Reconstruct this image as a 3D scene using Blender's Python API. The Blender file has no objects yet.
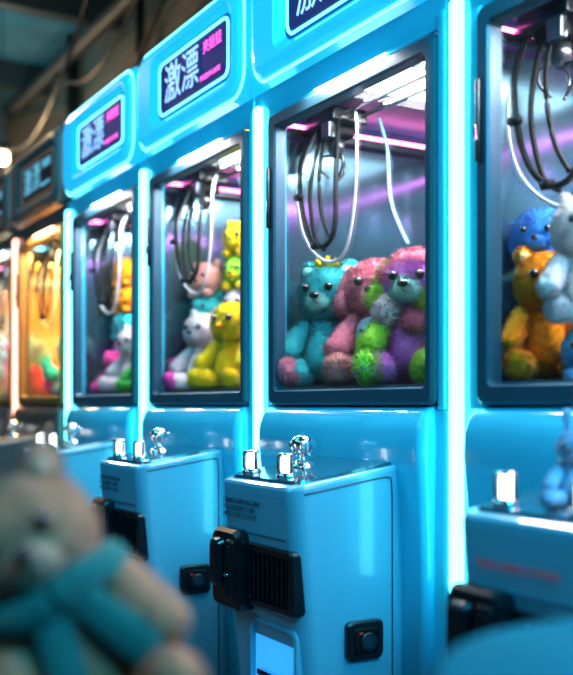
import bpy, bmesh, math, random
from mathutils import Vector, Matrix, noise
random.seed(7)
ZC=0.95
scene=bpy.context.scene
try:
    scene.view_settings.view_transform='Standard'
except Exception: pass

# ------------------------------------------------------------ materials
def mat(name,col,rough=.4,metal=0,em=None,es=0,coat=0,nscale=0,nbump=0,var=0,sheen=0,spec=None):
    m=bpy.data.materials.new(name); m.use_nodes=True
    nt=m.node_tree; b=nt.nodes['Principled BSDF']
    b.inputs['Base Color'].default_value=(*col,1)
    b.inputs['Roughness'].default_value=rough
    b.inputs['Metallic'].default_value=metal
    b.inputs['Coat Weight'].default_value=coat
    if spec is not None: b.inputs['Specular IOR Level'].default_value=spec
    if sheen:
        b.inputs['Sheen Weight'].default_value=sheen
        b.inputs['Sheen Roughness'].default_value=.6
        b.inputs['Sheen Tint'].default_value=(*[min(1,c*.6+.4) for c in col],1)
    if em:
        b.inputs['Emission Color'].default_value=(*em,1)
        b.inputs['Emission Strength'].default_value=es
    if nscale:
        tc=nt.nodes.new('ShaderNodeTexCoord')
        n=nt.nodes.new('ShaderNodeTexNoise'); n.inputs['Scale'].default_value=nscale
        n.inputs['Detail'].default_value=4
        nt.links.new(tc.outputs['Object'],n.inputs['Vector'])
        if nbump:
            bp=nt.nodes.new('ShaderNodeBump'); bp.inputs['Strength'].default_value=nbump
            bp.inputs['Distance'].default_value=.004
            nt.links.new(n.outputs['Fac'],bp.inputs['Height'])
            nt.links.new(bp.outputs['Normal'],b.inputs['Normal'])
        if var:
            r=nt.nodes.new('ShaderNodeValToRGB')
            r.color_ramp.elements[0].position=.32; r.color_ramp.elements[1].position=.68
            r.color_ramp.elements[0].color=(*[c*(1-var) for c in col],1)
            r.color_ramp.elements[1].color=(*[min(1,c*(1+var*.5)) for c in col],1)
            nt.links.new(n.outputs['Fac'],r.inputs['Fac'])
            nt.links.new(r.outputs['Color'],b.inputs['Base Color'])
    return m
def glassmat(name,tint=(.9,.97,1),refl=.07,k=.35):
    m=bpy.data.materials.new(name); m.use_nodes=True
    nt=m.node_tree; nt.nodes.clear()
    o=nt.nodes.new('ShaderNodeOutputMaterial'); mx=nt.nodes.new('ShaderNodeMixShader')
    t=nt.nodes.new('ShaderNodeBsdfTransparent'); g=nt.nodes.new('ShaderNodeBsdfGlossy')
    t.inputs['Color'].default_value=(*tint,1)
    g.inputs['Roughness'].default_value=.02
    lw=nt.nodes.new('ShaderNodeLayerWeight'); lw.inputs['Blend'].default_value=.25
    mt=nt.nodes.new('ShaderNodeMath'); mt.operation='MULTIPLY_ADD'
    mt.inputs[1].default_value=k; mt.inputs[2].default_value=refl*.3
    nt.links.new(lw.outputs['Fresnel'],mt.inputs[0])
    nt.links.new(mt.outputs[0],mx.inputs[0]); nt.links.new(t.outputs[0],mx.inputs[1])
    nt.links.new(g.outputs[0],mx.inputs[2]); nt.links.new(mx.outputs[0],o.inputs['Surface'])
    return m

M_glass=glassmat('window_glass',(.98,1,1),.08,.4)
M_clear=glassmat('clear_acrylic',(.95,1,1),.05,.2)
M_chrome=mat('chrome',(.8,.85,.9),.12,1)
M_dkmetal=mat('dark_metal',(.12,.14,.16),.3,.9)
M_black=mat('black_plastic',(.004,.006,.009),.3,coat=.2)
M_rubber=mat('black_rubber',(.004,.005,.007),.6,spec=.2)
M_white=mat('white_hose',(.75,.82,.85),.35)
M_pale=mat('pale_reflection_cable',(.25,.55,.65),.3,em=(.3,.8,1),es=.12)  # faint glow in the material, imitates a light strip's reflection
M_lamp=mat('button_glow',(1,1,1),.3,em=(1,.97,.93),es=5)
M_ink=mat('printed_ink',(.02,.05,.09),.5)
M_redink=mat('red_ink',(.6,.03,.02),.5,em=(.8,.05,.03),es=.1)

def theme(kind):
    t={}
    if kind=='blue':
        t['body']=mat('body_enamel_blue',(.05,.64,.90),.16,coat=.8,nscale=3,var=.06)
        t['console']=mat('console_enamel',(.10,.45,.62),.22,coat=.6,nscale=3,var=.06)
        t['deck']=mat('console_deck',(.02,.08,.12),.10,coat=1)
        t['frame']=mat('window_frame_blue',(.025,.09,.135),.35,metal=.2)
        t['signA']=mat('sign_bezel',(.06,.54,.85),.25,em=(.008,.44,.84),es=.95,coat=.6)
        t['signB']=mat('sign_panel',(.03,.30,.5),.3,em=(.003,.16,.46),es=.5,coat=.3)
        t['signL']=mat('sign_edge_light',(.2,.8,1),.3,em=(.18,.92,1),es=2.4)
        t['screen']=mat('sign_screen',(.004,.008,.04),.6,em=(.014,.012,.16),es=.8)
        t['glyph']=mat('sign_glyph',(.4,.6,1),.4,em=(.34,.62,1),es=1.2)
        t['glyph2']=mat('sign_glyph_pink',(1,.1,.6),.4,em=(1,.10,.55),es=1.6)
        t['strip']=mat('led_strip_cyan',(.3,1,1),.3,em=(.16,.97,.98),es=5.5)
        t['wall']=mat('interior_mirror',(.16,.31,.37),.14,metal=.88)
        t['back']=mat('interior_back',(.04,.16,.20),.2,metal=.3,nscale=6,var=.5)
        t['floor']=mat('prize_floor',(.05,.15,.2),.3)
        t['top']=mat('interior_light_panel',(1,1,1),.4,em=(.9,.97,1),es=5)
        t['neon']=mat('neon_pink',(1,.3,.7),.4,em=(1,.16,.58),es=12.0)
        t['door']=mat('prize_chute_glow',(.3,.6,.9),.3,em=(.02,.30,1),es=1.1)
    else:
        warm=kind=='warm'
        t['body']=mat('body_dark_'+kind,(.06,.055,.055),.3,coat=.4,nscale=3,var=.1)
        t['console']=t['body']; t['deck']=t['body']; t['frame']=mat('window_frame_'+kind,(.30,.16,.05),.35,metal=.3)
        t['signA']=mat('sign_bezel_'+kind,(.16,.15,.14),.4); t['signB']=mat('sign_panel_'+kind,(.05,.06,.08),.4)
        t['signL']=mat('sign_edge_'+kind,(.2,.19,.18),.3,em=(1,.5,.15),es=.12)
        t['screen']=mat('sign_screen_'+kind,(.01,.012,.02),.4)
        t['glyph']=mat('sign_glyph_'+kind,(.5,.7,.8),.4,em=(.15,.5,.7),es=.7); t['glyph2']=t['glyph']
        t['strip']=mat('led_strip_'+kind,(1,.5,.2),.3,em=(1,.42,.30) if warm else (1,.12,.6),es=4.0)
        t['wall']=mat('interior_mirror_'+kind,(.9,.70,.42),.10,metal=.9)
        t['back']=mat('interior_back_'+kind,(.5,.25,.08),.4,em=(1,.36,.02) if warm else (.08,.6,.75),es=3.0,nscale=7,var=.7)  # back wall emission imitates the lamplight filling the cabinet
        t['floor']=mat('prize_floor_'+kind,(.1,.1,.1),.3)
        t['top']=mat('interior_light_'+kind,(1,1,1),.4,em=(1,.58,.12) if warm else (1,.7,.35),es=16)
        t['neon']=mat('neon_'+kind,(1,.6,.2),.4,em=(.15,.85,1) if warm else (1,.2,.5),es=8)
        t['door']=mat('prize_chute_'+kind,(.3,.6,.9),.3,em=(.1,.6,1),es=1)
    return t

# ------------------------------------------------------------ mesh builder
class MB:
    def __init__(s): s.v=[]; s.f=[]; s.m=[]; s.sm=[]; s.mats=[]; s.nr={}
    def mi(s,m):
        if m not in s.mats: s.mats.append(m)
        return s.mats.index(m)
    def add(s,vs,fs,m,smooth=True):
        o=len(s.v); s.v+= [tuple(v) for v in vs]; i=s.mi(m)
        for f in fs: s.f.append(tuple(a+o for a in f)); s.m.append(i); s.sm.append(smooth)
    def addbm(s,bm,m,smooth=True):
        bmesh.ops.recalc_face_normals(bm,faces=bm.faces[:])
        bm.verts.index_update()
        s.add([v.co.copy() for v in bm.verts],[[v.index for v in f.verts] for f in bm.faces],m,smooth); bm.free()
    def box(s,a,b,m,bev=0,seg=2):
        bm=bmesh.new(); bmesh.ops.create_cube(bm,size=1)
        a=Vector(a); b=Vector(b); c=(a+b)/2; d=b-a
        for v in bm.verts: v.co=Vector((v.co.x*abs(d.x)+c.x,v.co.y*abs(d.y)+c.y,v.co.z*abs(d.z)+c.z))
        if bev: bmesh.ops.bevel(bm,geom=bm.edges[:],offset=bev,segments=seg,affect='EDGES',profile=.5)
        s.addbm(bm,m,bool(bev) and seg>2)
    def loops(s,L,m,cap0=True,cap1=True,smooth=False,closed=False):
        bm=bmesh.new(); R=[[bm.verts.new(p) for p in l] for l in L]; n=len(L[0])
        rr=list(range(len(R)-1))
        for i in rr:
            for j in range(n):
                k=(j+1)%n; bm.faces.new((R[i][j],R[i][k],R[i+1][k],R[i+1][j]))
        if closed:
            for j in range(n):
                k=(j+1)%n; bm.faces.new((R[-1][j],R[-1][k],R[0][k],R[0][j]))
        else:
            if cap0: bm.faces.new(R[0][::-1])
            if cap1: bm.faces.new(R[-1])
        s.addbm(bm,m,smooth)
    def lathe(s,c,prof,m,n=28,axis='Z'):
        L=[]
        for r,h in prof:
            l=[]
            for i in range(n):
                a=2*math.pi*i/n
                p=Vector((r*math.cos(a),r*math.sin(a),h))
                if axis=='X': p=Vector((-p.z,p.x,p.y))
                if axis=='Y': p=Vector((p.x,-p.z,p.y))
                l.append(Vector(c)+p)
            L.append(l)
        s.loops(L,m,smooth=True)
    def tube(s,pts,r,m,n=10,sub=8,closed=False):
        P=[Vector(p) for p in pts]; Q=[]
        N=len(P)
        if N>2:
            for i in range(N-1):
                p0=P[max(i-1,0)];p1=P[i];p2=P[i+1];p3=P[min(i+2,N-1)]
                for k in range(sub):
                    t=k/sub
                    Q.append(.5*((2*p1)+(-p0+p2)*t+(2*p0-5*p1+4*p2-p3)*t*t+(-p0+3*p1-3*p2+p3)*t**3))
            Q.append(P[-1])
        else: Q=P
        L=[];up=Vector((.13,.31,.94))
        for i,q in enumerate(Q):
            d=(Q[min(i+1,len(Q)-1)]-Q[max(i-1,0)]).normalized()
            a=d.cross(up)
            if a.length<.05: a=d.cross(Vector((1,0,0)))
            a.normalize(); b=d.cross(a)
            L.append([q+(a*math.cos(2*math.pi*j/n)+b*math.sin(2*math.pi*j/n))*r for j in range(n)])
        s.loops(L,m,smooth=True)
    def capsule(s,a,b,ra,rb,m,sub=3,fuzz=0,lump=.05,flat=None,fl=1.0):
        a=Vector(a);b=Vector(b);ax=(b-a);L=ax.length
        if L<1e-6: ax=Vector((0,0,1))
        ax=ax.normalized()
        vs,fs=ICO[sub]
        out=[]
        off=Vector((random.random()*9,random.random()*9,random.random()*9))
        for p in vs:
            t=p.dot(ax)
            w=t/abs(t)*1.0 if abs(t)>.35 else t/.35
            w=(w+1)/2
            c=a.lerp(b,w); r=ra*(1-w)+rb*w
            k=1+lump*noise.noise(p*3.5+off)
            if fuzz: k+=.035*noise.noise(p*10+off)
            q=p*r*k
            if flat: q=Vector((q.x*flat[0],q.y*flat[1],q.z*flat[2]))
            out.append(c+q)
        s.add(out,fs,m,True)
        if fuzz:
            tv=[];tf=[];base=len(s.f)
            for f in fs:
                A,B,C=[out[i] for i in f]
                nn=(B-A).cross(C-A); area=nn.length*.5; n=nn.normalized()
                cnt=area*22000*fuzz; cnt=int(cnt)+(1 if random.random()<cnt-int(cnt) else 0)
                for _ in range(min(cnt,11)):
                    u=random.random();v=random.random()
                    if u+v>1:u,v=1-u,1-v
                    p=A+(B-A)*u+(C-A)*v
                    clump=Vector((noise.noise(p*17+off),noise.noise(p*17-off),noise.noise(p*17+off*2)))*1.5
                    d=(n+clump+Vector((random.uniform(-.25,.25),random.uniform(-.25,.25),random.uniform(-.25,.25)))).normalized()
                    sd=d.cross(Vector((random.uniform(-1,1),random.uniform(-1,1),random.uniform(-1,1)))).normalized()
                    h=random.uniform(.020,.036)*fl; w=.0028
                    s.nr[base+len(tf)]=(n+clump*.28).normalized()
                    i=len(tv); tv+=[p-sd*w-n*.003,p+sd*w-n*.003,p+d*h]; tf.append((i,i+1,i+2))
            s.add(tv,tf,m,True)
    def obj(s,name,parent=None,loc=(0,0,0)):
        me=s.mesh(name); return link(name,me,parent,loc)
    def mesh(s,name):
        me=bpy.data.meshes.new(name); me.from_pydata(s.v,[],s.f)
        for m in s.mats: me.materials.append(m)
        me.polygons.foreach_set('material_index',s.m); me.polygons.foreach_set('use_smooth',s.sm)
        me.update()
        if s.nr:
            nl=[]
            for i,f in enumerate(s.f):
                n=s.nr.get(i)
                t=tuple(n) if n is not None else (0.0,0.0,0.0)
                nl+= [t]*len(f)
            me.normals_split_custom_set(nl)
        return me
def link(name,me,parent=None,loc=(0,0,0),rot=None):
    o=bpy.data.objects.new(name,me); scene.collection.objects.link(o); o.location=loc
    if rot: o.rotation_euler=rot
    if parent: o.parent=parent
    return o
ICO={}
for sd in (1,2,3,4):
    bm=bmesh.new(); bmesh.ops.create_icosphere(bm,subdivisions=sd,radius=1); bm.verts.index_update()
    ICO[sd]=([v.co.copy() for v in bm.verts],[tuple(v.index for v in f.verts) for f in bm.faces]); bm.free()

def rr(a0,a1,b0,b1,r,n=6):
    P=[]
    for (ca,cb,st) in ((a1-r,b1-r,0),(a0+r,b1-r,90),(a0+r,b0+r,180),(a1-r,b0+r,270)):
        for i in range(n+1):
            t=math.radians(st+90*i/n); P.append((ca+r*math.cos(t),cb+r*math.sin(t)))
    return P
def P(D,u,z): return Vector((D,-u,ZC+z))
def front(D,u0,u1,z0,z1,r): return [P(D,a,b) for a,b in rr(u0,u1,z0,z1,r)]

# ------------------------------------------------------------ claw machine meshes (built once per theme)
def textcurve(name,body,size,m,ext=.0008,align='CENTER'):
    c=bpy.data.curves.new(name,'FONT'); c.body=body; c.size=size; c.extrude=ext; c.align_x=align; c.align_y='CENTER'
    c.materials.append(m); return c
def machine_meshes(T,tag):
    out=[]
    b=MB()
    b.box(P(1.285,.0,-.93),P(2.05,.812,.0),T['body'],.012,3)
    b.box(P(1.31,.02,-.95),P(2.03,.79,-.93),M_black)
    # lower front panel, swelling out softly below the window
    L=[]
    for z,D0,u0,u1,r in ((-.93,1.262,.085,.775,.018),(-.30,1.258,.085,.775,.018),(-.17,1.25,.082,.778,.02),(-.10,1.243,.08,.78,.022),(-.055,1.245,.08,.78,.022),(-.025,1.255,.085,.778,.018),(-.008,1.27,.09,.775,.01),(-.002,1.285,.10,.77,.004)):
        L.append([P(a,c,z) for a,c in rr(D0,1.33,u0,u1,r)])
    b.loops(L,T['body'],smooth=True)
    b.box(P(1.285,.0,-.01),P(1.325,.104,.80),T['body'],.006,3)
    b.box(P(1.28,.788,-.01),P(1.325,.812,.80),T['body'],.005,3)
    b.box(P(1.285,.0,.765),P(1.33,.812,.84),T['body'],.004)
    b.box(P(1.33,.0,.805),P(2.05,.812,.83),T['body'])
    b.box(P(2.03,.0,0),P(2.05,.812,.82),T['body'])
    out.append(('cabinet',b.mesh('cabinet_'+tag)))
    # --- interior
    b=MB()
    b.box(P(1.325,.004,.0),P(2.03,.014,.805),T['wall'])
    b.box(P(1.325,.80,.0),P(2.03,.808,.805),T['wall'])
    b.box(P(2.02,.014,.0),P(2.03,.80,.805),T['back'])
    for k in range(4):
        u=.12+.19*k
        b.box(P(2.012,u,.05),P(2.02,u+.012,.80),M_chrome)
    b.box(P(1.30,.014,.0),P(2.02,.80,.045),T['floor'])
    b.box(P(1.33,.014,.797),P(2.02,.80,.805),T['floor'])
    b.box(P(1.345,.33,.785),P(1.95,.50,.797),T['top'],.002)
    b.box(P(1.345,.56,.785),P(1.95,.73,.797),T['top'],.002)
    b.tube([P(1.35,.028,.765),P(1.98,.028,.765)],.0075,T['neon'])
    b.tube([P(1.99,.06,.72),P(1.99,.78,.72)],.008,T['neon'])
    b.tube([P(1.36,.786,.70),P(1.95,.786,.70)],.006,T['neon'])
    if tag!='blue':
        for u in (.08,.3,.55,.76): b.tube([P(1.99,u,.08),P(1.99,u,.45)],.012,T['neon'])
    out.append(('interior',b.mesh('interior_'+tag)))
    # --- gantry, claw and cables
    b=MB()
    b.box(P(1.36,.03,.735),P(1.99,.045,.755),M_dkmetal,.002)
    b.box(P(1.36,.765,.735),P(1.99,.78,.755),M_dkmetal,.002)
    b.tube([P(1.43,.04,.762),P(1.43,.775,.762)],.006,M_chrome); b.tube([P(1.49,.04,.762),P(1.49,.775,.762)],.006,M_chrome)
    b.box(P(1.405,.06,.745),P(1.515,.2,.785),M_black,.006,3)
    b.box(P(1.42,.09,.715),P(1.50,.17,.748),M_rubber,.01,3)
    b.box(P(1.39,.07,.725),P(1.41,.11,.745),M_rubber,.004); b.box(P(1.40,.15,.70),P(1.42,.19,.745),M_dkmetal,.004)
    cc=P(1.46,.13,.672)
    b.lathe(cc,[(.012,.048),(.022,.045),(.024,.016),(.016,.0),(.008,-.006)],M_dkmetal)
    for k in range(3):
        a=2*math.pi*k/3+.4; d=Vector((math.cos(a),math.sin(a),0))
        b.tube([cc+d*.012,cc+d*.038+Vector((0,0,-.006)),cc+d*.042+Vector((0,0,-.035)),cc+d*.018+Vector((0,0,-.062))],.0036,M_dkmetal,n=8,sub=5)
    r=.0066
    b.tube([P(1.42,.09,.76),P(1.37,.095,.64),P(1.36,.13,.49),P(1.36,.20,.41),P(1.37,.26,.44),P(1.39,.24,.6),P(1.43,.19,.76)],r,M_rubber)
    b.tube([P(1.43,.12,.76),P(1.38,.13,.58),P(1.37,.17,.44),P(1.37,.215,.40)],r*.9,M_rubber)
    b.tube([P(1.43,.14,.75),P(1.39,.16,.62),P(1.37,.20,.50),P(1.37,.24,.43)],r*.8,M_rubber)
    for u,z in ((.118,.55),(.205,.41)):
        b.tube([P(1.35,u-.012,z),P(1.35,u+.012,z)],.010,M_rubber,n=8)
    b.tube([P(1.44,.06,.75),P(1.385,.06,.60),P(1.375,.10,.46),P(1.375,.20,.375),P(1.375,.30,.38),P(1.38,.34,.50),P(1.39,.335,.68),P(1.45,.24,.76)],.0042,M_white)
    b.tube([P(1.55,.20,.77),P(1.60,.17,.70),P(1.60,.19,.55),P(1.61,.25,.43)],.005,M_pale)  # pale tube stands in for a glowing strip's reflection
    out.append(('crane_gantry',b.mesh('gantry_'+tag)))
    # --- window frame + glass
    b=MB()
    b.loops([front(1.30,.10,.79,.0,.757,.018),front(1.272,.10,.79,.0,.757,.018),front(1.266,.106,.784,.006,.751,.016),
             front(1.266,.132,.768,.034,.726,.014),front(1.272,.136,.764,.038,.722,.012),front(1.30,.136,.764,.038,.722,.012)],T['frame'],closed=True)
    b.box(P(1.255,.110,.46),P(1.268,.120,.62),M_black,.004,3)
    b.box(P(1.250,.112,.50),P(1.256,.118,.53),M_chrome,.002)
    out.append(('window_frame',b.mesh('window_frame_'+tag)))
    b=MB(); b.box(P(1.282,.134,.036),P(1.286,.766,.724),M_glass)
    out.append(('window_glass',b.mesh('window_glass_'+tag)))
    # --- LED strip
    b=MB()
    b.loops([front(1.288,.018,.046,-.38,.80,.006),front(1.270,.018,.046,-.38,.80,.006),front(1.265,.023,.041,-.372,.794,.006)],T['strip'])
    out.append(('led_strip',b.mesh('led_strip_'+tag)))
    # --- header sign
    b=MB(); q=.028; a0,a1,z0,z1=.012,.81,.835,1.185
    b.loops([front(1.60,a0,a1,z0,z1,.075),front(1.262+q,a0,a1,z0,z1,.075),front(1.238+q,a0+.01,a1-.01,z0+.012,z1-.012,.075)],T['signA'])
    b.loops([front(1.239+q,a0+.01,a1-.01,z0+.012,z1-.012,.075),front(1.234+q,a0+.013,a1-.013,z0+.015,z1-.015,.072),front(1.234+q,a0+.018,a1-.018,z0+.02,z1-.02,.068),front(1.239+q,a0+.021,a1-.021,z0+.023,z1-.023,.066)],T['signL'],cap0=False,cap1=False)
    b.loops([front(1.2385+q,a0+.018,a1-.018,z0+.02,z1-.02,.068),front(1.222+q,a0+.03,a1-.03,z0+.034,z1-.034,.062),front(1.216+q,a0+.05,a1-.05,z0+.05,z1-.05,.055),front(1.216+q,.165,.755,z0+.06,z1-.06,.045),front(1.232+q,.205,.725,z0+.08,z1-.08,.035)],T['signA'],cap1=False)
    b.loops([front(1.2315+q,.205,.725,z0+.08,z1-.08,.035),front(1.2315+q,.225,.70,.94,1.08,.03)],T['signB'])
    b.loops([front(1.232+q,.215,.716,z0+.088,z1-.088,.03),front(1.226+q,.218,.713,z0+.09,z1-.09,.03),front(1.226+q,.222,.709,z0+.094,z1-.094,.025),front(1.232+q,.225,.706,z0+.097,z1-.097,.022)],T['signL'],cap0=False,cap1=False)
    b.loops([front(1.231+q,.227,.704,z0+.099,z1-.099,.02),front(1.228+q,.229,.702,z0+.101,z1-.101,.02)],T['screen'])
    b.box(P(1.60,.04,.85),P(1.75,.77,1.1),M_black)
    out.append(('header_sign',b.mesh('header_sign_'+tag)))
    # --- console with chute
    b=MB(); L=[]
    def ring(z,D0,ins,slope=0):
        l=[]
        for a,c in rr(D0+ins,1.288,.367+ins,.698-ins,.034-ins*.5):
            l.append(P(a,c,z+slope*(a-1.0)))
        return l
    for z,D0,ins,sl in ((-.93,1.045,0,0),(-.60,1.035,0,0),(-.46,1.02,0,0),(-.25,1.0,0,0),(-.185,.995,0,0),(-.172,.995,0,.15),(-.166,.995,.003,.15),(-.163,.995,.009,.15)):
        L.append(ring(z,D0,ins,sl))
    b.loops(L,T['console'],smooth=False)
    l1=ring(-.163,.995,.018,.15); l2=ring(-.157,.995,.020,.15); l3=ring(-.157,.995,.030,.15)
    b.loops([l1,l2,l3],T['deck'])
    sd=.6993
    b.tube([P(1.02,sd,-.178),P(1.20,sd,-.152),P(1.222,sd,-.152),P(1.232,sd,-.165),P(1.234,sd,-.30),P(1.234,sd,-.9)],.0016,M_ink,n=6,sub=6)
    b.loops([front(.9995,.44,.66,-.275,-.272,.001),front(.9985,.44,.66,-.275,-.272,.001)],M_ink)
    out.append(('console',b.mesh('console_'+tag)))
    b=MB()
    b.loops([front(1.03,.495,.69,-.425,-.292,.012),front(1.000,.495,.69,-.425,-.292,.012),front(.996,.499,.686,-.421,-.296,.01),front(.996,.510,.676,-.411,-.306,.008),front(1.010,.512,.674,-.409,-.308,.008)],M_black)
    for k in range(8):
        u=.522+k*.02; b.box(P(.997,u,-.407),P(1.012,u+.006,-.310),M_rubber,.0015)
    for k in range(4):
        z=-.395+k*.022; b.box(P(1.004,.512,z),P(1.012,.672,z+.004),M_rubber)
    b.loops([front(1.02,.368,.495,-.445,-.27,.02),front(.985,.368,.495,-.445,-.27,.02),front(.975,.375,.488,-.437,-.278,.018)],M_black)
    b.loops([front(.976,.385,.432,-.40,-.29,.012),front(.962,.388,.429,-.395,-.295,.012),front(.958,.394,.423,-.388,-.302,.01)],M_black)
    b.loops([front(.976,.44,.482,-.43,-.29,.01),front(.970,.443,.479,-.425,-.295,.01)],M_black)
    b.loops([front(.971,.448,.474,-.415,-.305,.006),front(.968,.450,.472,-.413,-.307,.005)],M_rubber)
    b.box(P(.967,.452,-.37),P(.963,.470,-.364),M_chrome,.001)
    def sidel(u,D0,D1,z0,z1,r): return [P(a,u,c) for a,c in rr(D0,D1,z0,z1,r)]
    b.loops([sidel(.697,1.115,1.205,-.52,-.44,.014),sidel(.708,1.115,1.205,-.52,-.44,.014),sidel(.711,1.119,1.201,-.516,-.444,.012)],M_black)
    b.loops([sidel(.7115,1.13,1.191,-.508,-.454,.01),sidel(.715,1.133,1.188,-.505,-.457,.008)],M_rubber)
    b.lathe(P(1.162,.714,-.482),[(.017,0),(.017,.005),(.014,.007),(.011,.004)],M_black,axis='Y')
    b.lathe(P(1.162,.717,-.482),[(.0185,0),(.0185,.003),(.0165,.003)],M_dkmetal,axis='Y')
    b.box(P(1.140,.714,-.466),P(1.148,.718,-.462),M_redink)
    out.append(('chute_hardware',b.mesh('chute_hw_'+tag)))
    b=MB()
    b.loops([front(1.04,.475,.675,-.72,-.455,.02),front(1.016,.475,.675,-.72,-.455,.02),front(1.014,.483,.667,-.712,-.463,.018),front(1.024,.487,.663,-.708,-.467,.016)],T['console'],closed=False,cap0=False,cap1=False)
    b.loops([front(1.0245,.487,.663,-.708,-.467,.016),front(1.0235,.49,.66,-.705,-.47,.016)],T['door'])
    b.loops([front(1.023,.50,.65,-.69,-.56,.02),front(1.014,.505,.645,-.685,-.565,.02)],M_clear)
    b.box(P(1.012,.52,-.572),P(1.008,.63,-.560),M_black,.003)
    out.append(('prize_door',b.mesh('prize_door_'+tag)))
    # --- buttons and joystick
    b=MB()
    for u in (.43,.585):
        c=P(1.045,u,-.1525)
        b.lathe(c,[(.022,0),(.022,.006),(.019,.010),(.017,.012)],M_chrome)
        b.lathe(c,[(.0115,.012),(.0115,.043),(.009,.046)],M_lamp)
        b.lathe(c,[(.0165,.010),(.0165,.046),(.014,.050)],M_clear)
        for k in range(3):
            a=k*math.pi*2/3+math.radians(35); q=c+Vector((math.cos(a)*.0165,math.sin(a)*.0165,.012)); b.tube([q,q+Vector((0,0,.036))],.0036,M_dkmetal,n=6)
        b.lathe(c+Vector((0,0,.047)),[(.0175,0),(.0175,.003),(.014,.005),(.004,.006)],M_chrome)
    c=P(1.15,.475,-.14)
    b.lathe(c,[(.032,0),(.032,.006),(.024,.012),(.010,.018),(.008,.03),(.016,.036),(.024,.046),(.026,.056),(.022,.066),(.010,.073),(.003,.074)],M_chrome)
    for k in range(3):
        a=k*2.1; d=Vector((math.cos(a),math.sin(a),0)); b.capsule(c+d*.016+Vector((0,0,.03)),c+d*.026+Vector((0,0,.052)),.006,.009,M_chrome,sub=2)
    out.append(('buttons_and_joystick',b.mesh('controls_'+tag)))
    return out

TH={k:theme(k) for k in ('blue','warm','pink')}
MESH={k:machine_meshes(TH[k],k) for k in TH}
curves={}
for k in TH:
    curves[k]=(textcurve('glyph_'+k,'激漂',.130,TH[k]['glyph']),textcurve('glyph2_'+k,'夾娃娃',.042,TH[k]['glyph2']),textcurve('glyph3_'+k,'PRIZE★GAME',.022,TH[k]['glyph2']))
cap1=textcurve('caution_text','CRANE GAME MACHINE\nPLEASE INSERT COIN\nPRESS START TO PLAY',.0155,M_ink,.0003,'LEFT')
cap2=textcurve('notice_text','PRIZE GAME STATION',.017,M_redink,.0003,'LEFT')
cap3=textcurve('small_print','NOTICE  please take your prize\nfrom the door below',.010,M_ink,.0003,'LEFT')
ROT=(math.pi/2,0,-math.pi/2)
FAR=[.7525,1.575,2.3975,3.22,4.0425,4.865,5.6875,6.51]
kinds=['blue','blue','blue','blue','blue','warm','pink','warm']
lightcol={'blue':(1,.95,.98),'warm':(1,.6,.25),'pink':(.6,.85,1)}
for i,(sf,k) in enumerate(zip(FAR,kinds)):
    e=bpy.data.objects.new('claw_machine',None); scene.collection.objects.link(e); e.location=(0,sf,0)
    for n,me in MESH[k]: link(n,me,e)
    link('sign_text',curves[k][0],e,P(1.254,.395,1.005),ROT)
    link('sign_text_pink',curves[k][1],e,P(1.254,.615,1.045),ROT)
    link('sign_text_small',curves[k][2],e,P(1.254,.60,.96),ROT)
    if k=='blue':
        if i==1:
            link('notice_label',cap2,e,P(.994,.42,-.235),ROT); link('notice_print',cap3,e,P(.9945,.44,-.285),ROT)
        else:
            link('caution_label',cap1,e,P(.9945,.39,-.225),ROT)
        L=bpy.data.lights.new('cabinet_neon_glow','AREA'); L.shape='RECTANGLE'; L.size=.5; L.size_y=.05; L.energy=4; L.color=(1,.2,.6)
        link('cabinet_neon_glow',L,e,P(1.62,.70,.70))
    L=bpy.data.lights.new('cabinet_lamp','AREA'); L.shape='RECTANGLE'; L.size=.5; L.size_y=.3; L.energy=26 if k=='blue' else 34; L.color=lightcol[k]
    link('cabinet_lamp',L,e,P(1.47,.45,.775))

# ------------------------------------------------------------ plush toys
PC={}
def pm(n,c):
    if n not in PC: PC[n]=mat('plush_'+n,c,.95,nscale=30,var=.16,sheen=.3,spec=.05)
    return PC[n]
COL=dict(teal=(.05,.68,.70),pink=(1,.32,.42),hotpink=(.95,.08,.42),lilac=(.78,.30,.92),lime=(.40,1,.07),white=(.95,.95,.94),
 yellow=(1,.80,.01),brown=(.42,.14,.07),orange=(1,.40,.008),blue=(.05,.34,.90),tan=(.40,.205,.125),tan2=(.50,.30,.21),skyblue=(.3,.65,1),magenta=(.98,.10,.58),green=(.08,.7,.12),cream=(.98,.60,.22),scarf=(.0,.12,.12),peach=(1,.52,.44),mint=(.36,.98,.80))
def C(n): return pm(n,COL[n])
M_eye=mat('plush_eye',(.005,.005,.006),.08,coat=1)
def place(b,name,pos,yaw,H,tilt=0,roll=0):
    o=b.obj(name); R=Matrix.Rotation(yaw,4,'Z')@Matrix.Rotation(tilt,4,'Y')@Matrix.Rotation(roll,4,'X')
    o.matrix_world=Matrix.Translation(Vector((pos[0],pos[1],ZC+pos[2])))@R@Matrix.Scale(H,4)
    return o
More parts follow.
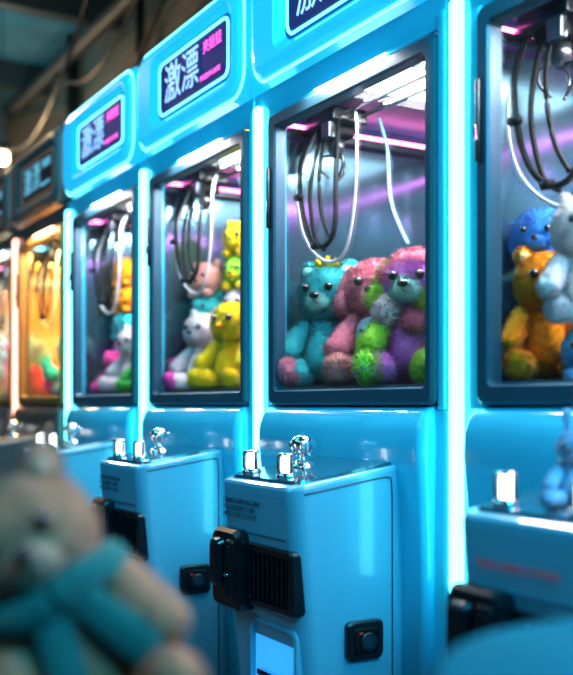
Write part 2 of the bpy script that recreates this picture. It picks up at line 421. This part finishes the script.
def plush(name,pos,yaw,H,col,ears='round',head=None,arm=None,leg=None,foot=None,muz=None,ear=None,fuzz=1,tilt=0,roll=0,scarf=None,belly=None,fl=1.0,beak=None,cap=None,hr=.21,legx=.34,patch=None,tuft=None):
    b=MB(); B=C(col); Hd=C(head or col); Mz=C(muz or head or col)
    def two(v,d):
        v=v or d
        return (C(v[0]),C(v[1])) if isinstance(v,tuple) else (C(v),C(v))
    A=two(arm,col); Lg=two(leg,col); F=two(foot or leg,col); E=two(ear or head,col)
    sb=4 if fuzz else 3; s2=3 if fuzz else 2
    cp=lambda *a,**k: b.capsule(*a,fl=fl,**k)
    cp((0,0,.24),(0,0,.40),.215,.165,B,sub=sb,fuzz=fuzz)
    cp((.06,0,.24),(.06,0,.34),.175,.14,C(belly) if belly else B,sub=s2,fuzz=fuzz)
    cp((.02,-.02,.69),(.02,.02,.69),hr,hr,Hd,sub=sb,fuzz=fuzz,lump=.04)
    if cap: cp((.0,-.05,.80),(.0,.05,.80),.13,.13,C(cap),sub=s2,fuzz=fuzz)
    if tuft:
        for dy,dz in ((-.04,.0),(.0,.02),(.04,.0)): cp((.02,dy,.87),(.05,dy*1.8,.94+dz),.035,.02,C(tuft),sub=2,fuzz=fuzz)
    if patch:
        for (x,y,z,rad,c) in patch: cp((x,y,z),(x,y,z+.01),rad,rad,C(c),sub=3,fuzz=fuzz,lump=.15)
    for i,s in enumerate((-1,1)):
        if ears=='round':
            cp((0,s*.15,.86),(0,s*.165,.885),.07,.065,E[i],sub=s2,fuzz=fuzz)
            b.capsule((.05,s*.155,.87),(.05,s*.16,.875),.042,.04,Mz,sub=2)
        elif ears=='long':
            cp((-.02,s*.09,.86),(-.04,s*.14,1.10),.05,.055,E[i],sub=s2,fuzz=fuzz)
        elif ears=='flop':
            cp((0,s*.19,.80),(.02,s*.25,.60),.06,.085,E[i],sub=s2,fuzz=fuzz)
        elif ears=='cat':
            cp((0,s*.12,.84),(0,s*.165,.94),.075,.02,E[i],sub=s2,fuzz=fuzz)
    if beak:
        b.capsule((.20,0,.665),(.28,0,.655),.05,.02,C(beak),sub=2)
    else:
        cp((.165,-.02,.64),(.165,.02,.64),.085,.085,Mz,sub=s2,fuzz=fuzz*.5)
        b.capsule((.268,-.012,.672),(.268,.012,.672),.026,.026,M_eye,sub=2,lump=0)
        b.tube([(.266,0,.655),(.269,0,.63),(.259,.028,.612)],.005,M_eye,n=6,sub=3)
    for i,s in enumerate((-1,1)):
        b.capsule((hr+.010,s*.092,.735),(hr+.012,s*.093,.735),.035,.035,M_eye,sub=2,lump=0)
        cp((.02,s*.17,.46),(.20,s*.25,.27),.085,.088,A[i],sub=s2,fuzz=fuzz)
        cp((.08,s*.13,.12),(legx,s*.20,.115),.105,.095,Lg[i],sub=s2,fuzz=fuzz)
        cp((legx+.02,s*.205,.11),(legx+.03,s*.21,.14),.092,.078,F[i],sub=s2,fuzz=fuzz)
    cp((-.2,0,.14),(-.22,0,.15),.06,.06,B,sub=2,fuzz=fuzz)
    if scarf:
        S=C(scarf)
        pts=[(.20*math.cos(t)+.02,.20*math.sin(t),.50+.01*math.sin(3*t)) for t in [i*math.pi/6 for i in range(13)]]
        b.tube(pts,.06,S,n=12,sub=4)
        b.capsule((.2,.05,.50),(.27,.16,.26),.055,.075,S,sub=3,flat=(.5,1,1))
        b.capsule((.2,-.03,.50),(.26,-.08,.28),.055,.07,S,sub=3,flat=(.5,1,1))
    return place(b,name,pos,yaw,H,tilt,roll)
def ball(name,pos,yaw,rad,col,muz=None,ears=True,fuzz=.8):
    b=MB(); B=C(col); M=C(muz or col)
    b.capsule((0,-.01,0),(0,.01,0),.25,.25,B,sub=4,fuzz=fuzz,lump=.05)
    b.capsule((.19,-.02,-.05),(.19,.02,-.05),.08,.08,M,sub=3,fuzz=fuzz*.5)
    b.capsule((.268,-.01,-.03),(.268,.01,-.03),.022,.022,M_eye,sub=2,lump=0)
    for s in (-1,1):
        b.capsule((.238,s*.10,.05),(.240,s*.10,.05),.03,.03,M_eye,sub=2,lump=0)
        if ears: b.capsule((0,s*.16,.17),(0,s*.19,.23),.07,.06,B,sub=3,fuzz=fuzz)
        b.capsule((.12,s*.12,-.19),(.18,s*.13,-.2),.065,.06,M,sub=3,fuzz=fuzz)
    return place(b,name,pos,yaw,rad/.25)
r=math.radians
# machine 3 (main)
plush('teddy_bear',(1.43,2.25,.045),r(212),.355,'teal',foot=('pink','teal'),muz='mint',arm='teal',legx=.26,tuft='yellow',fl=.8)
plush('plush_bunny',(1.47,2.08,.045),r(220),.355,'pink',ears='flop',muz='peach',arm=('pink','pink'),foot='peach',belly='peach',fl=1.0)
plush('plush_toy',(1.44,1.89,.045),r(214),.345,'magenta',ears='flop',head='lilac',arm=('lime','mint'),leg=('lilac','lime'),foot=('lime','lime'),muz='mint',ear=('lime','mint'),cap='pink',belly='lilac',fl=1.3,hr=.175,
      patch=((.1,.13,.56,.10,'lime'),(.12,-.15,.50,.10,'white'),(.02,.20,.42,.10,'mint'),(.02,-.17,.74,.085,'pink'),(-.02,.15,.80,.09,'magenta'),(.16,.05,.42,.08,'pink')))
ball('plush_toy',(1.40,2.00,.17),r(210),.042,'skyblue',muz='white',ears=False)
ball('plush_toy',(1.62,2.02,.14),r(200),.07,'lime'); ball('plush_toy',(1.62,2.02,.28),r(200),.065,'lime',muz='white')
plush('teddy_bear',(1.74,2.22,.05),r(190),.30,'orange',fuzz=.4)
plush('plush_bunny',(1.66,1.79,.05),r(190),.36,'hotpink',ears='long',fuzz=.5)
# machine 4 (right)
plush('teddy_bear',(1.425,1.445,.045),r(226),.28,'orange',muz='cream',legx=.26,fl=.8)
ball('plush_toy',(1.52,1.48,.105),r(205),.055,'lilac'); ball('plush_toy',(1.51,1.485,.215),r(205),.055,'skyblue')
ball('plush_toy',(1.45,1.49,.335),r(215),.058,'blue',ears=False)
plush('plush_cat',(1.375,1.295,.145),r(222),.25,'white',ears='cat',legx=.10,hr=.235,fl=.8)
ball('plush_toy',(1.395,1.30,.096),r(205),.052,'skyblue',ears=False)
plush('plush_toy',(1.7,1.2,.05),r(200),.33,'yellow',fuzz=.4)
plush('plush_bunny',(1.10,1.055,-.150),r(205),.125,'skyblue',ears='long',fuzz=.8,fl=.8)
# machine 2
plush('plush_chick',(1.44,2.835,.045),r(208),.31,'yellow',ears='none',beak='orange',fuzz=.6,fl=.8)
plush('plush_cat',(1.44,3.05,.045),r(205),.29,'white',ears='cat',fuzz=.6,arm='white',foot='magenta',fl=.8)
plush('plush_toy',(1.375,3.14,.045),r(200),.13,'magenta',ears='flop',fuzz=.5)
for z,c in ((.11,'pink'),(.22,'hotpink'),(.325,'teal'),(.43,'peach')): ball('plush_toy',(1.49,3.13,z),r(205),.060,c,fuzz=.5)
for z,c in ((.11,'blue'),(.225,'orange'),(.335,'white'),(.445,'lime'),(.555,'yellow')): ball('plush_toy',(1.55,2.99,z),r(205),.06,c,muz='yellow' if c=='lime' else None,fuzz=.5)
# machine 1
plush('plush_cat',(1.45,3.72,.05),r(200),.28,'white',ears='cat',fuzz=.5)
plush('plush_toy',(1.42,3.88,.05),r(200),.18,'hotpink',fuzz=.4)
plush('plush_toy',(1.42,3.56,.05),r(200),.2,'green',fuzz=.4)
for z,c in ((.11,'yellow'),(.22,'magenta'),(.33,'teal'),(.44,'orange'),(.55,'orange')): ball('plush_toy',(1.5,3.93,z),r(205),.058,c,fuzz=.4)  # stacked toys; the orange ones on top stand in for a warm reflection
def pile(sf,cols,n=34):
    b=MB(); 
    for i in range(n):
        u=random.uniform(.1,.7); D=random.uniform(1.40,1.85); rad=random.uniform(.04,.06); z=.045+rad*(1 if i<14 else (2.6 if i<26 else 4.4))
        c=C(random.choice(cols)); p=Vector((D,sf-u,ZC+z))
        b.capsule(p,p+Vector((0,.01,0)),rad,rad,c,sub=2)
        b.capsule(p+Vector((-.02,.0,rad*.9)),p+Vector((-.02,.01,rad*1.1)),rad*.7,rad*.7,c,sub=2)
        for s in (-1,1):
            b.capsule(p+Vector((-.02,s*rad*.45,rad*1.7)),p+Vector((-.02,s*rad*.5,rad*1.75)),rad*.25,rad*.25,c,sub=2)
    b.obj('plush_toy_pile')
pile(.7525,['yellow','pink','blue','white','lime']); pile(4.865,['yellow','skyblue','magenta','orange','teal']); pile(5.6875,['hotpink','skyblue','yellow']); pile(6.51,['orange','white','magenta'])

# foreground bear reclining on a display table, plus the teal table at the right
tab_m=mat('table_dark_laminate',(.04,.045,.05),.35,nscale=8,var=.2)
teal_m=mat('table_teal_gloss',(.0,.13,.20),.8,nscale=5,var=.08,spec=.02)
def table(cx,cy,top,rad,m):
    b=MB()
    b.lathe((cx,cy,0),[(.17,.0),(.17,.012),(.05,.03),(.03,.05),(.03,top-.05),(.09,top-.03),(rad-.01,top-.028),(rad,top-.02),(rad,top-.006),(rad-.006,top)],m,n=64)
    b.obj('round_table')
table(.33,.93,ZC-.355,.21,tab_m)
table(.6455,.459,ZC-.198,.222,teal_m)
plush('teddy_bear',(.345,.885,-.290),r(250),.280,'tan',scarf='scarf',fuzz=.6,fl=.5,muz='tan2',ear='tan',roll=r(30))

# ------------------------------------------------------------ room
def plain(name,a,b,m): q=MB(); q.box(a,b,m); return q.obj(name)
brick=bpy.data.materials.new('painted_brick'); brick.use_nodes=True
nt=brick.node_tree; bs=nt.nodes['Principled BSDF']; tc=nt.nodes.new('ShaderNodeTexCoord')
sx=nt.nodes.new('ShaderNodeSeparateXYZ'); cb=nt.nodes.new('ShaderNodeCombineXYZ')
bt=nt.nodes.new('ShaderNodeTexBrick'); bt.inputs['Scale'].default_value=3.2
bt.inputs['Color1'].default_value=(.13,.12,.10,1); bt.inputs['Color2'].default_value=(.10,.09,.075,1); bt.inputs['Mortar'].default_value=(.04,.04,.035,1)
bt.inputs['Mortar Size'].default_value=.02
nt.links.new(tc.outputs['Object'],sx.inputs[0]); nt.links.new(sx.outputs['Y'],cb.inputs['X']); nt.links.new(sx.outputs['Z'],cb.inputs['Y'])
nt.links.new(cb.outputs[0],bt.inputs['Vector']); nt.links.new(bt.outputs['Color'],bs.inputs['Base Color']); bs.inputs['Roughness'].default_value=.7
tile=bpy.data.materials.new('floor_tile'); tile.use_nodes=True
nt=tile.node_tree; bs=nt.nodes['Principled BSDF']; tc=nt.nodes.new('ShaderNodeTexCoord'); bt=nt.nodes.new('ShaderNodeTexBrick')
bt.offset=0; bt.inputs['Scale'].default_value=1; bt.inputs['Brick Width'].default_value=.6; bt.inputs['Row Height'].default_value=.6; bt.inputs['Mortar Size'].default_value=.006
bt.inputs['Color1'].default_value=(.05,.055,.06,1); bt.inputs['Color2'].default_value=(.06,.062,.07,1); bt.inputs['Mortar'].default_value=(.01,.01,.01,1)
nt.links.new(tc.outputs['Object'],bt.inputs['Vector']); nt.links.new(bt.outputs['Color'],bs.inputs['Base Color']); bs.inputs['Roughness'].default_value=.2
dark=mat('ceiling_dark',(.04,.10,.12),.8,nscale=2,var=.4)
pl=mat('wall_paint_dark',(.05,.07,.09),.7,nscale=3,var=.2)
steel=mat('black_steel',(.012,.014,.016),.5)
plain('floor',(-2.6,-3,-.1),(2.6,10,0),tile)
plain('ceiling',(-2.6,-3,3.8),(2.6,10,3.9),dark)
plain('wall_right',(2.5,-3,0),(2.6,10,3.8),brick)
plain('wall_left',(-2.6,-3,0),(-2.5,10,3.8),pl)
plain('wall_back',(-2.5,9.9,0),(2.5,10,3.8),pl)
plain('wall_front',(-2.5,-3,0),(2.5,-2.9,3.8),pl)
plain('baseboard_right',(2.48,-2.9,0),(2.5,9.9,.12),steel)
b=MB()
for y in (1.5,3.2,4.9,6.6,8.3): b.box((-2.5,y,3.58),(2.5,y+.12,3.8),steel,.01)
b.obj('ceiling_beams')
b=MB()
b.tube([(2.2,-2.8,3.42),(2.2,9.8,3.42)],.05,steel,n=14); b.tube([(2.38,-2.8,3.1),(2.38,9.8,3.1)],.03,steel,n=12)
b.tube([(2.42,7.5,.02),(2.42,7.5,3.79)],.05,steel,n=14); b.tube([(2.42,6.1,.02),(2.42,6.1,3.79)],.03,steel,n=12)
b.tube([(2.2,4.9,3.42),(2.3,6,3.0),(2.4,7,2.75),(2.42,8.2,2.9)],.018,steel)
b.tube([(2.0,4.2,3.79),(2.05,5.2,3.2),(2.1,6.2,3.05),(2.2,7.4,3.42)],.012,steel)
b.tube([(1.9,5.0,3.79),(1.9,6.0,3.05),(2.0,7.2,2.85),(2.1,8.4,3.1),(2.2,9.6,3.42)],.014,steel)
b.obj('conduit_pipes')
M_bulb=mat('bulb_warm',(1,.8,.5),.4,em=(1,.72,.4),es=10)
def pendant(x,y,z,e=45):
    b=MB(); b.tube([(x,y,z+.06),(x,y,3.79)],.006,steel,n=6)
    b.lathe((x,y,z),[(.01,.09),(.03,.085),(.05,.06),(.07,.03),(.066,.026)],steel)
    b.capsule((x,y,z-.02),(x,y,z),.044,.042,M_bulb,sub=3,lump=0); b.obj('pendant_lamp')
    if e:
        L=bpy.data.lights.new('pendant_glow','POINT'); L.energy=e; L.color=(1,.66,.36); L.shadow_soft_size=.06
        link('pendant_glow',L,None,(x,y,z-.1))
pendant(1.8,7.15,2.72,55); pendant(1.0,5.6,3.0,40); pendant(1.5,9,2.7,50); pendant(2.0,8.6,3.1,0)
M_tube=mat('reflection_tube_cyan',(.5,.9,1),.4,em=(.2,.75,1),es=6)
for y in (-1.2,1.4,4.0,6.2):  # added glowing tubes, put up to give the glass something to reflect
    b=MB(); b.box((-.78,y,3.45),(-.70,y+1.2,3.5),steel,.006); b.tube([(-.74,y+.03,3.43),(-.74,y+1.17,3.43)],.018,M_tube)
    for k in (.1,1.1): b.tube([(-.74,y+k,3.5),(-.74,y+k,3.79)],.005,steel,n=6)
    b.obj('added_reflection_tube')
def area(name,loc,target,size,energy,col,sy=None):
    L=bpy.data.lights.new(name,'AREA'); L.size=size; L.energy=energy; L.color=col
    if sy: L.shape='RECTANGLE'; L.size_y=sy
    o=link(name,L,None,loc); d=Vector(target)-Vector(loc); o.rotation_euler=d.to_track_quat('-Z','Y').to_euler(); return o
area('added_blue_key',(.45,-.9,2.6),(1.25,2.2,1.1),.8,92,(.01,.62,1))  # added blue lamp behind the camera, lights the console sides
area('added_aisle_fill',(-.5,3.0,3.3),(1.3,3.2,1.3),.5,56,(.02,.62,1),3.0)  # added overhead area lamp, tints the machine fronts blue
area('soft_white_light',(-1.6,1.2,2.4),(1.2,2.2,.6),.8,4,(.75,.9,1))
area('ceiling_wash',(1.2,7.4,2.4),(.6,7.6,3.8),.8,55,(.06,.75,.9))
L=bpy.data.lights.new('bear_warm_fill','SPOT'); L.energy=38; L.color=(1,.45,.28); L.spot_size=math.radians(24); L.spot_blend=.6; L.shadow_soft_size=.08  # added warm fill without a fixture, offsets the blue light on the bear
o=link('bear_warm_fill',L,None,(-.1,.3,2.5)); d=Vector((.30,.90,.72))-Vector(o.location); o.rotation_euler=d.to_track_quat('-Z','Y').to_euler()
w=bpy.data.worlds.new('world'); scene.world=w; w.use_nodes=True
w.node_tree.nodes['Background'].inputs[0].default_value=(.01,.05,.09,1); w.node_tree.nodes['Background'].inputs[1].default_value=.3

# ------------------------------------------------------------ camera
cam=bpy.data.cameras.new('camera'); co=link('camera',cam,None,(0,0,ZC),(math.pi/2,0,-math.radians(29.96)))
cam.sensor_fit='HORIZONTAL'; cam.sensor_width=24; cam.lens=1000/573*24; cam.shift_y=67.5/573
cam.clip_start=.03
cam.dof.use_dof=True; cam.dof.focus_distance=2.35; cam.dof.aperture_fstop=1.6
scene.camera=co
